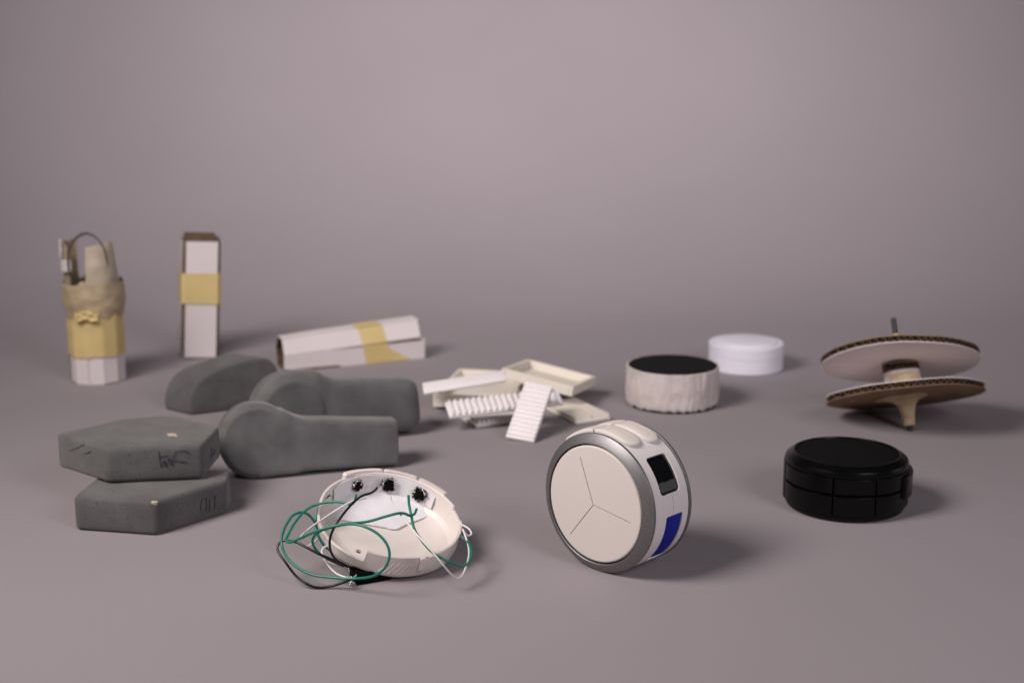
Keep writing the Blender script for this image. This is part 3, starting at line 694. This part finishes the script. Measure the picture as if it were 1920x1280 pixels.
# ------------------------------------------------------------------ 6. card and tape models
def panel_on(t, mw, p0, p1, z0, z1, th, name='card_panel', m='board', seed=0, amp=.0004, shear=0.0, parent=None, edge='kraft_d'):
    """upright rectangular card panel from p0 to p1 (local xy), outward = right of p0->p1"""
    p0, p1 = Vector((*p0, 0)), Vector((*p1, 0)); d = (p1 - p0).normalized(); n_ = Vector((d.y, -d.x, 0))
    L = (p1 - p0).length; bm = bmesh.new()
    nx, nz = 4, 8
    def pt(i, j, off):
        u, v = i / nx, j / nz; q = p0 + d * (L * u) + n_ * off; z = z0 + (z1 - z0) * v
        w_ = amp * noise.noise(Vector((q.x * 40 + seed, q.y * 40, z * 30)))
        return q + n_ * w_ + Vector((0, 0, z)) + d * (shear * v)
    F_ = [[bm.verts.new(pt(i, j, 0)) for j in range(nz + 1)] for i in range(nx + 1)]
    B_ = [[bm.verts.new(pt(i, j, -th)) for j in range(nz + 1)] for i in range(nx + 1)]
    def quad(a, b, c, e, mi): f = bm.faces.new((a, b, c, e)); f.material_index = mi
    for i in range(nx):
        for j in range(nz):
            quad(F_[i][j], F_[i + 1][j], F_[i + 1][j + 1], F_[i][j + 1], 0); quad(B_[i][j], B_[i][j + 1], B_[i + 1][j + 1], B_[i + 1][j], 1)
    for j in range(nz):
        quad(F_[0][j], F_[0][j + 1], B_[0][j + 1], B_[0][j], 1); quad(F_[nx][j], B_[nx][j], B_[nx][j + 1], F_[nx][j + 1], 1)
    for i in range(nx):
        quad(F_[i][0], B_[i][0], B_[i + 1][0], F_[i + 1][0], 1); quad(F_[i][nz], F_[i + 1][nz], B_[i + 1][nz], B_[i][nz], 1)
    o = link(name, bm, M[m], smooth=40); o.data.materials.append(M[edge]); o.parent = parent or t; o.matrix_world = mw
    return o
def build_tower():
    c = P(373, 666); mw = Matrix.Translation((c.x, c.y, .0012)) @ Matrix.Rotation(R(3.6), 4, 'Y') @ rotz(R(17)) 
    t = thing('card_tower', 'upright square white cardboard tower with yellow tape around its middle', 'cardboard model', mw)
    s = .0148; Ht = .1125; th = .0028
    # four panels; the corners stay open and show brown cardboard edges
    panel_on(t, mw, (-s, -s), (s, -s), 0.0003, Ht, th, seed=1)
    panel_on(t, mw, (s + .003, -s + .0035), (s + .003, s), .0008, Ht + .001, th, seed=2, shear=.0010)
    panel_on(t, mw, (s, s + .003), (-s, s + .003), .0004, Ht + .004, th, seed=3)
    panel_on(t, mw, (-s - .0032, s), (-s - .0032, -s + .002), .0100, Ht, th, seed=4)
    # tape band
    q = .0005; ring = [(-s - .0036, -s + .0015), (-s - .0004, -s - q), (s + .0004, -s - q), (s + .0034, -s + .003), (s + .0036, s + .001), (s, s + .0035), (-s, s + .0035), (-s - .0036, s)]
    bm = bmesh.new(); A = [bm.verts.new((x, y, .0520 + .0006 * (i % 2))) for i, (x, y) in enumerate(ring)]; B = [bm.verts.new((x, y, .0815 + .0005 * (i % 3))) for i, (x, y) in enumerate(ring)]
    for i in range(len(ring)): bm.faces.new((A[i], A[(i + 1) % 8], B[(i + 1) % 8], B[i]))
    o = link('tape_band', bm, M['tape']); o.parent = t; o.matrix_world = mw
    m_ = o.modifiers.new('s', 'SOLIDIFY'); m_.thickness = .0004; m_.offset = 1
build_tower()

def build_lying_tube():
    a, b = P(534, 699), P(798, 673)
    d = (b - a).normalized(); n_ = Vector((-d.y, d.x, 0)); L = (b - a).length
    # local z = along the tube, so panel_on can be reused; lay it down
    mw = frame(a + n_ * .021 + Vector((0, 0, .0203)), n_, Vector((0, 0, 1)), -d) @ Matrix.Identity(4)
    mw = frame(a + n_ * .021 + Vector((0, 0, .0203)), -n_, Vector((0, 0, 1)), d)
    t = thing('card_tube', 'white many-sided cardboard tube lying on its side with yellow tape patch', 'cardboard model', mw)
    # cross-section: hexagon (x = towards the camera, y = up)
    hx = [(.0190, -.0200), (.0195, .0000), (.0110, .0165), (-.0100, .0170), (-.0200, .0010), (-.0170, -.0200)]
    for i in range(6):
        p, q = Vector(hx[i]), Vector(hx[(i + 1) % 6]); e = (q - p).normalized() * .00005
        p2, q2 = p + e, q - e
        pn = panel_on(t, mw, q2[:], p2[:], -.0 + .0004 * i, L - (.000, .004, .002, .003, .001, .002)[i], -.0022, seed=20 + i, amp=.0006)
    # lifted seam between the two front panels: taper by a thin wedge strip of kraft
    def strip(zs0, zs1, idx0, u0, u1, name, m, off=.0006, jag=0.0):
        P0, P1 = Vector(hx[idx0]), Vector(hx[(idx0 + 1) % 6]); dd = (P1 - P0); nn = Vector((dd.y, -dd.x)).normalized()
        bm = bmesh.new(); n = 10; A = []; B = []
        for i in range(n + 1):
            u = u0 + (u1 - u0) * i / n; q = P0 + dd * u + nn * off
            jj = jag * noise.noise(Vector((u * 6, 1, idx0)))
            A.append(bm.verts.new((q.x, q.y, zs0[0] + (zs0[1] - zs0[0]) * i / n + jj * .3))); B.append(bm.verts.new((q.x, q.y, zs1[0] + (zs1[1] - zs1[0]) * i / n + jj)))
        for i in range(n): bm.faces.new((A[i], A[i + 1], B[i + 1], B[i]))
        bmesh.ops.recalc_face_normals(bm, faces=bm.faces)
        o = link(name, bm, m); o.parent = t; o.matrix_world = mw
        mo = o.modifiers.new('s', 'SOLIDIFY'); mo.thickness = .0003; mo.offset = 0; return o
    strip((.0795, .0765), (.1045, .1005), 0, .01, 1.0, 'tape_band', M['tape'])
    strip((.0765, .0740), (.1005, .0985), 1, 0.0, 1.0, 'tape_band', M['tape'])
    strip((.0740, .0735), (.0985, .0980), 2, 0.0, 1.0, 'tape_band', M['tape'])
    strip((.0960, .0960), (.1225, .1020), 0, .02, .74, 'tape_patch', M['tape'], off=.0011, jag=.004)
    # open seam wedge on the right half
    bm = bmesh.new(); v = [bm.verts.new(p) for p in ((.0199, .0002, .045), (.0200, .0016, L - .005), (.0202, -.0012, L - .004))]
    bm.faces.new(v); o = link('open_seam', bm, M['kraft_d']); o.parent = t; o.matrix_world = mw
    mo = o.modifiers.new('s', 'SOLIDIFY'); mo.thickness = .0003; mo.offset = 0
    for ch in t.children:                                    # the tube narrows towards its left end
        for v in ch.data.vertices:
            f = .80 + .20 * v.co.z / L; v.co.x = .019 + (v.co.x - .019) * f; v.co.y = -.0203 + (v.co.y + .0203) * f
build_lying_tube()

def build_handle():
    c = P(186, 711); mw = Matrix.Translation((c.x, c.y, 0))
    t = thing('ring_holder', 'upright white card cylinder with yellow tape, crumpled tape top and loop ring', 'cardboard model', mw)
    n = 11; rad = .0238
    def part(name, bm, m, sm=50):
        o = link(name, bm, m, smooth=sm); o.parent = t; o.matrix_world = mw; return o
    ang = [R(-90 + 12 + 360 / n * (i - .5)) for i in range(n + 1)]
    for i in range(n):
        a0, a1 = ang[i] + R(.25), ang[i + 1] - R(.25)
        k = 1.0 + .015 * ((i * 7) % 3 - 1)
        panel_on(t, mw, (rad * k * math.cos(a0), rad * k * math.sin(a0)), (rad * k * math.cos(a1), rad * k * math.sin(a1)), .0004 + .0006 * (i % 2), .0700, .0022, seed=40 + i, amp=.0004)
    # yellow tape wrap following the facets
    def wrap(z0, z1, r_, m, name, amp, seed, bulge=None, zedge=0.0, N=66, rows=10):
        g = []
        for j in range(rows + 1):
            v = j / rows; row = []
            for i in range(N + 1):
                a = 2 * math.pi * i / N + R(-78); f = ((a - ang[0]) / (2 * math.pi / n)) % 1.0
                fac = math.cos(math.pi / n) / math.cos((f - .5) * 2 * math.pi / n) if amp < .001 else 1
                rr = r_ * fac + (bulge(a, v) if bulge else 0) + amp * noise.noise(Vector((math.cos(a) * 3 + seed, math.sin(a) * 3, v * 4)))
                z = z0 + (z1 - z0) * v + (zedge * noise.noise(Vector((math.cos(a) * 3, math.sin(a) * 3, seed + v))) if j in (0, rows) else 0)
                row.append((rr * math.cos(a), rr * math.sin(a), z))
            g.append(row)
        return part(name, sheet(g, .0005), m, 40)
    wrap(.0250, .0640, rad + .0011, M['tape'], 'tape_wrap', .0003, 1, zedge=.0025)
    wrap(.0600, .0905, rad + .0022, M['tape_old'], 'crumpled_collar', .0015, 4, bulge=lambda a, v: .0014 * math.sin(v * 3.0) - .0012 * (1 - v), zedge=.0016, rows=14)
    # crumple of lifted tape at the front of the collar
    g = []
    for j in range(9):
        v = j / 8; row = []
        for i in range(15):
            u = i / 14; a = R(-112 + 44 * u)
            rr = rad + .0042 + .0022 * noise.noise(Vector((u * 5, v * 4, 2))); z = .0600 + .0085 * v - .0040 * abs(u - .5) + .002 * noise.noise(Vector((u * 6, v * 3, 8)))
            row.append((rr * math.cos(a), rr * math.sin(a), z))
        g.append(row)
    part('lifted_tape', sheet(g, .0004), M['tape'], 40)
    # two upright cheeks of brown tape and card, with the gap in which the ring sits
    def cheek(a0, a1, zt, lean, m, seed, r0=.0235, name='tape_cheek', z0=.084):
        g = []
        for j in range(13):
            v = j / 12; row = []
            for i in range(13):
                u = i / 12; a = R(a0 + (a1 - a0) * u); r_ = r0 - lean * v + .0016 * noise.noise(Vector((u * 4 + seed, v * 4, seed)))
                low = z0; hi = zt - .010 * abs(u - .5) ** 2 + .003 * noise.noise(Vector((u * 5, seed, 1)))
                row.append((r_ * math.cos(a), r_ * math.sin(a), low + (hi - low) * v))
            g.append(row)
        return part(name, sheet(g, .0009), m, 50)
    cheek(-90, 62, .1255, .0060, M['tape_thin'], 3)
    cheek(138, 230, .1265, -.0012, M['tape_old'], 7)
    cheek(-132, -48, .0925, .0060, M['tape_old'], 11, z0=.080, name='tape_saddle')
    cheek(48, 132, .0960, .0060, M['tape_old'], 13, z0=.080, name='tape_saddle')
    def flake(a0, a1, z0, z1, r_, seed):
        g = []
        for j in range(6):
            v = j / 5; row = []
            for i in range(6):
                u = i / 5; a = R(a0 + (a1 - a0) * u); rr = r_ + .0012 * noise.noise(Vector((u * 3, v * 3, seed)))
                row.append((rr * math.cos(a), rr * math.sin(a), z0 + (z1 - z0) * v + .003 * (u - .5)))
            g.append(row)
        return part('card_flake', sheet(g, .0006), M['board'], 50)
    flake(200, 244, .1010, .1120, .0266, 2); flake(180, 214, .1120, .1290, .0268, 6)
    # thin loop ring standing between the cheeks
    rc = Vector((.0005, -.0150, .1085)); rg = []
    for i in range(73):
        a = 2 * math.pi * i / 72; rg.append(rc + Vector((-.0150 * math.cos(a), -.007 * math.cos(a), .0262 * math.sin(a))))
    bm = bmesh.new(); A = []
    for i in range(72):
        p = rg[i]; dr = (p - rc).normalized(); ax = Vector((-.36, .93, 0)).normalized()
        A.append([bm.verts.new(p + dr * s * .0007 + ax * q * .0030) for s, q in ((-1, -1), (1, -1), (1, 1), (-1, 1))])
    for i in range(72):
        B = A[(i + 1) % 72]
        for j in range(4): bm.faces.new((A[i][j], A[i][(j + 1) % 4], B[(j + 1) % 4], B[j]))
    bmesh.ops.recalc_face_normals(bm, faces=bm.faces)
    part('loop_ring', bm, mat('dark_loop', (0.045, 0.034, 0.033), 0.6, var=0.3, vscale=90), 40)
build_handle()

# ------------------------------------------------------------------ 7. heap of trays and ribbed strips
def oriented(a, b, c):
    """frame: origin a, x towards b, y towards c side, z up-ish normal"""
    x = (b - a).normalized(); z = x.cross(c - a).normalized()
    if z.z < 0: z = -z
    y = z.cross(x); return frame(a, x, y, z), (b - a).length, (c - a).dot(y)
def tray(label, a, b, c, wall_h, th, group):
    mw, L, W = oriented(a, b, c)
    t = thing('foamboard_tray', label, 'tray', mw, group)
    sgn = 1 if W > 0 else -1; W = abs(W)
    def part(nm, bm):
        for v in bm.verts: v.co.y *= sgn
        bmesh.ops.recalc_face_normals(bm, faces=bm.faces)
        o = link(nm, bevel(bm, .0003, 1), M['tray'], smooth=30); o.parent = t; o.matrix_world = mw
    part('tray_floor', box(th + .0001, L - th - .0001, th + .0001, W - th - .0001, 0, .0018))
    part('tray_wall', box(0, L, 0, th, 0, wall_h)); part('tray_wall', box(0, L, W - th, W, 0, wall_h))
    part('tray_wall', box(0, th, th + .0001, W - th - .0001, 0, wall_h)); part('tray_wall', box(L - th, L, th + .0001, W - th - .0001, 0, wall_h))
def ribbed(label, a, b, c, th, nrib, m, group, rib_h=.0022, double=False, slant=0.0):
    mw, L, W = oriented(a, b, c)
    t = thing('ribbed_strip', label, 'ribbed strip', mw, group)
    sgn = 1 if W > 0 else -1; W = abs(W)
    def part(nm, bm):
        for v in bm.verts: v.co.y *= sgn
        bmesh.ops.recalc_face_normals(bm, faces=bm.faces)
        o = link(nm, bm, M[m], smooth=40); o.parent = t; o.matrix_world = mw
    part('base', bevel(box(0, L, 0, W, 0, th), .0005, 2))
    p = (L - .004) / max(nrib, 1)
    for i in range(nrib):
        x = .002 + p * i
        spans = [(0.0004, W - .0004)] if not double else [(0.0004, W / 2 - .0005), (W / 2 + .0005, W - .0004)]
        for y0, y1 in spans:
            bm = bmesh.new()
            w_ = p * .62
            prof = [(x, th - .0002), (x + w_ * .12, th + rib_h * .75), (x + w_ * .3, th + rib_h), (x + w_ * .7, th + rib_h), (x + w_ * .9, th + rib_h * .7), (x + w_, th - .0002)]
            A = [bm.verts.new((px, y0, pz)) for px, pz in prof]; B = [bm.verts.new((px + slant, y1, pz)) for px, pz in prof]
            k = len(prof)
            for j in range(k): bm.faces.new((A[j], A[(j + 1) % k], B[(j + 1) % k], B[j]))
            bm.faces.new(A); bm.faces.new(B)
            part('rib', bm)
def build_heap():
    g1, g2 = 'foamboard trays in the heap', 'ribbed strips in the heap'
    # right tray, propped up on strips: rim corners given, dropped by the wall height
    tray('cream foamboard tray tilted on top at the right of the heap', PD(938, 708, 1.205), PD(986, 690, 1.262), PD(1062, 748, 1.172), .0085, .0032, g1)
    tray('cream foamboard tray half covered by strips at the left of the heap', P(812, 762, .003), P(860, 712, .003), P(962, 768, .003), .0105, .0030, g1)
    ribbed('smooth white strip lying across the left tray of the heap', PD(795, 741, 1.168), PD(949, 716, 1.172), PD(789, 722, 1.182), .0022, 0, 'strip', g2)
    ribbed('long white ribbed strip leaning against the left tray, ribs upright', PD(843, 786, 1.128), PD(1056, 760, 1.150), PD(838, 758, 1.143), .0026, 18, 'strip', g2, rib_h=.0020)
    ribbed('short white ribbed strip lying on the paper under the long strip', P(893, 802, .0004), P(1010, 786, .0004), P(872, 779, .0004), .0028, 13, 'strip', g2, rib_h=.0024)
    ribbed('white ribbed strip in front, leaning on the heap like stairs', P(949, 823, .0008), PD(986, 720, 1.140), P(1004, 826, .0008), .0040, 12, 'strip', g2, rib_h=.0013)
    ribbed('cream ribbed strip poking out at the right under the tilted tray', P(1081, 796, .0004), P(1012, 762, .0004), P(1117, 774, .0004), .0026, 19, 'tray', g2, rib_h=.0028, double=True)
build_heap()
bpy.context.view_layer.update()
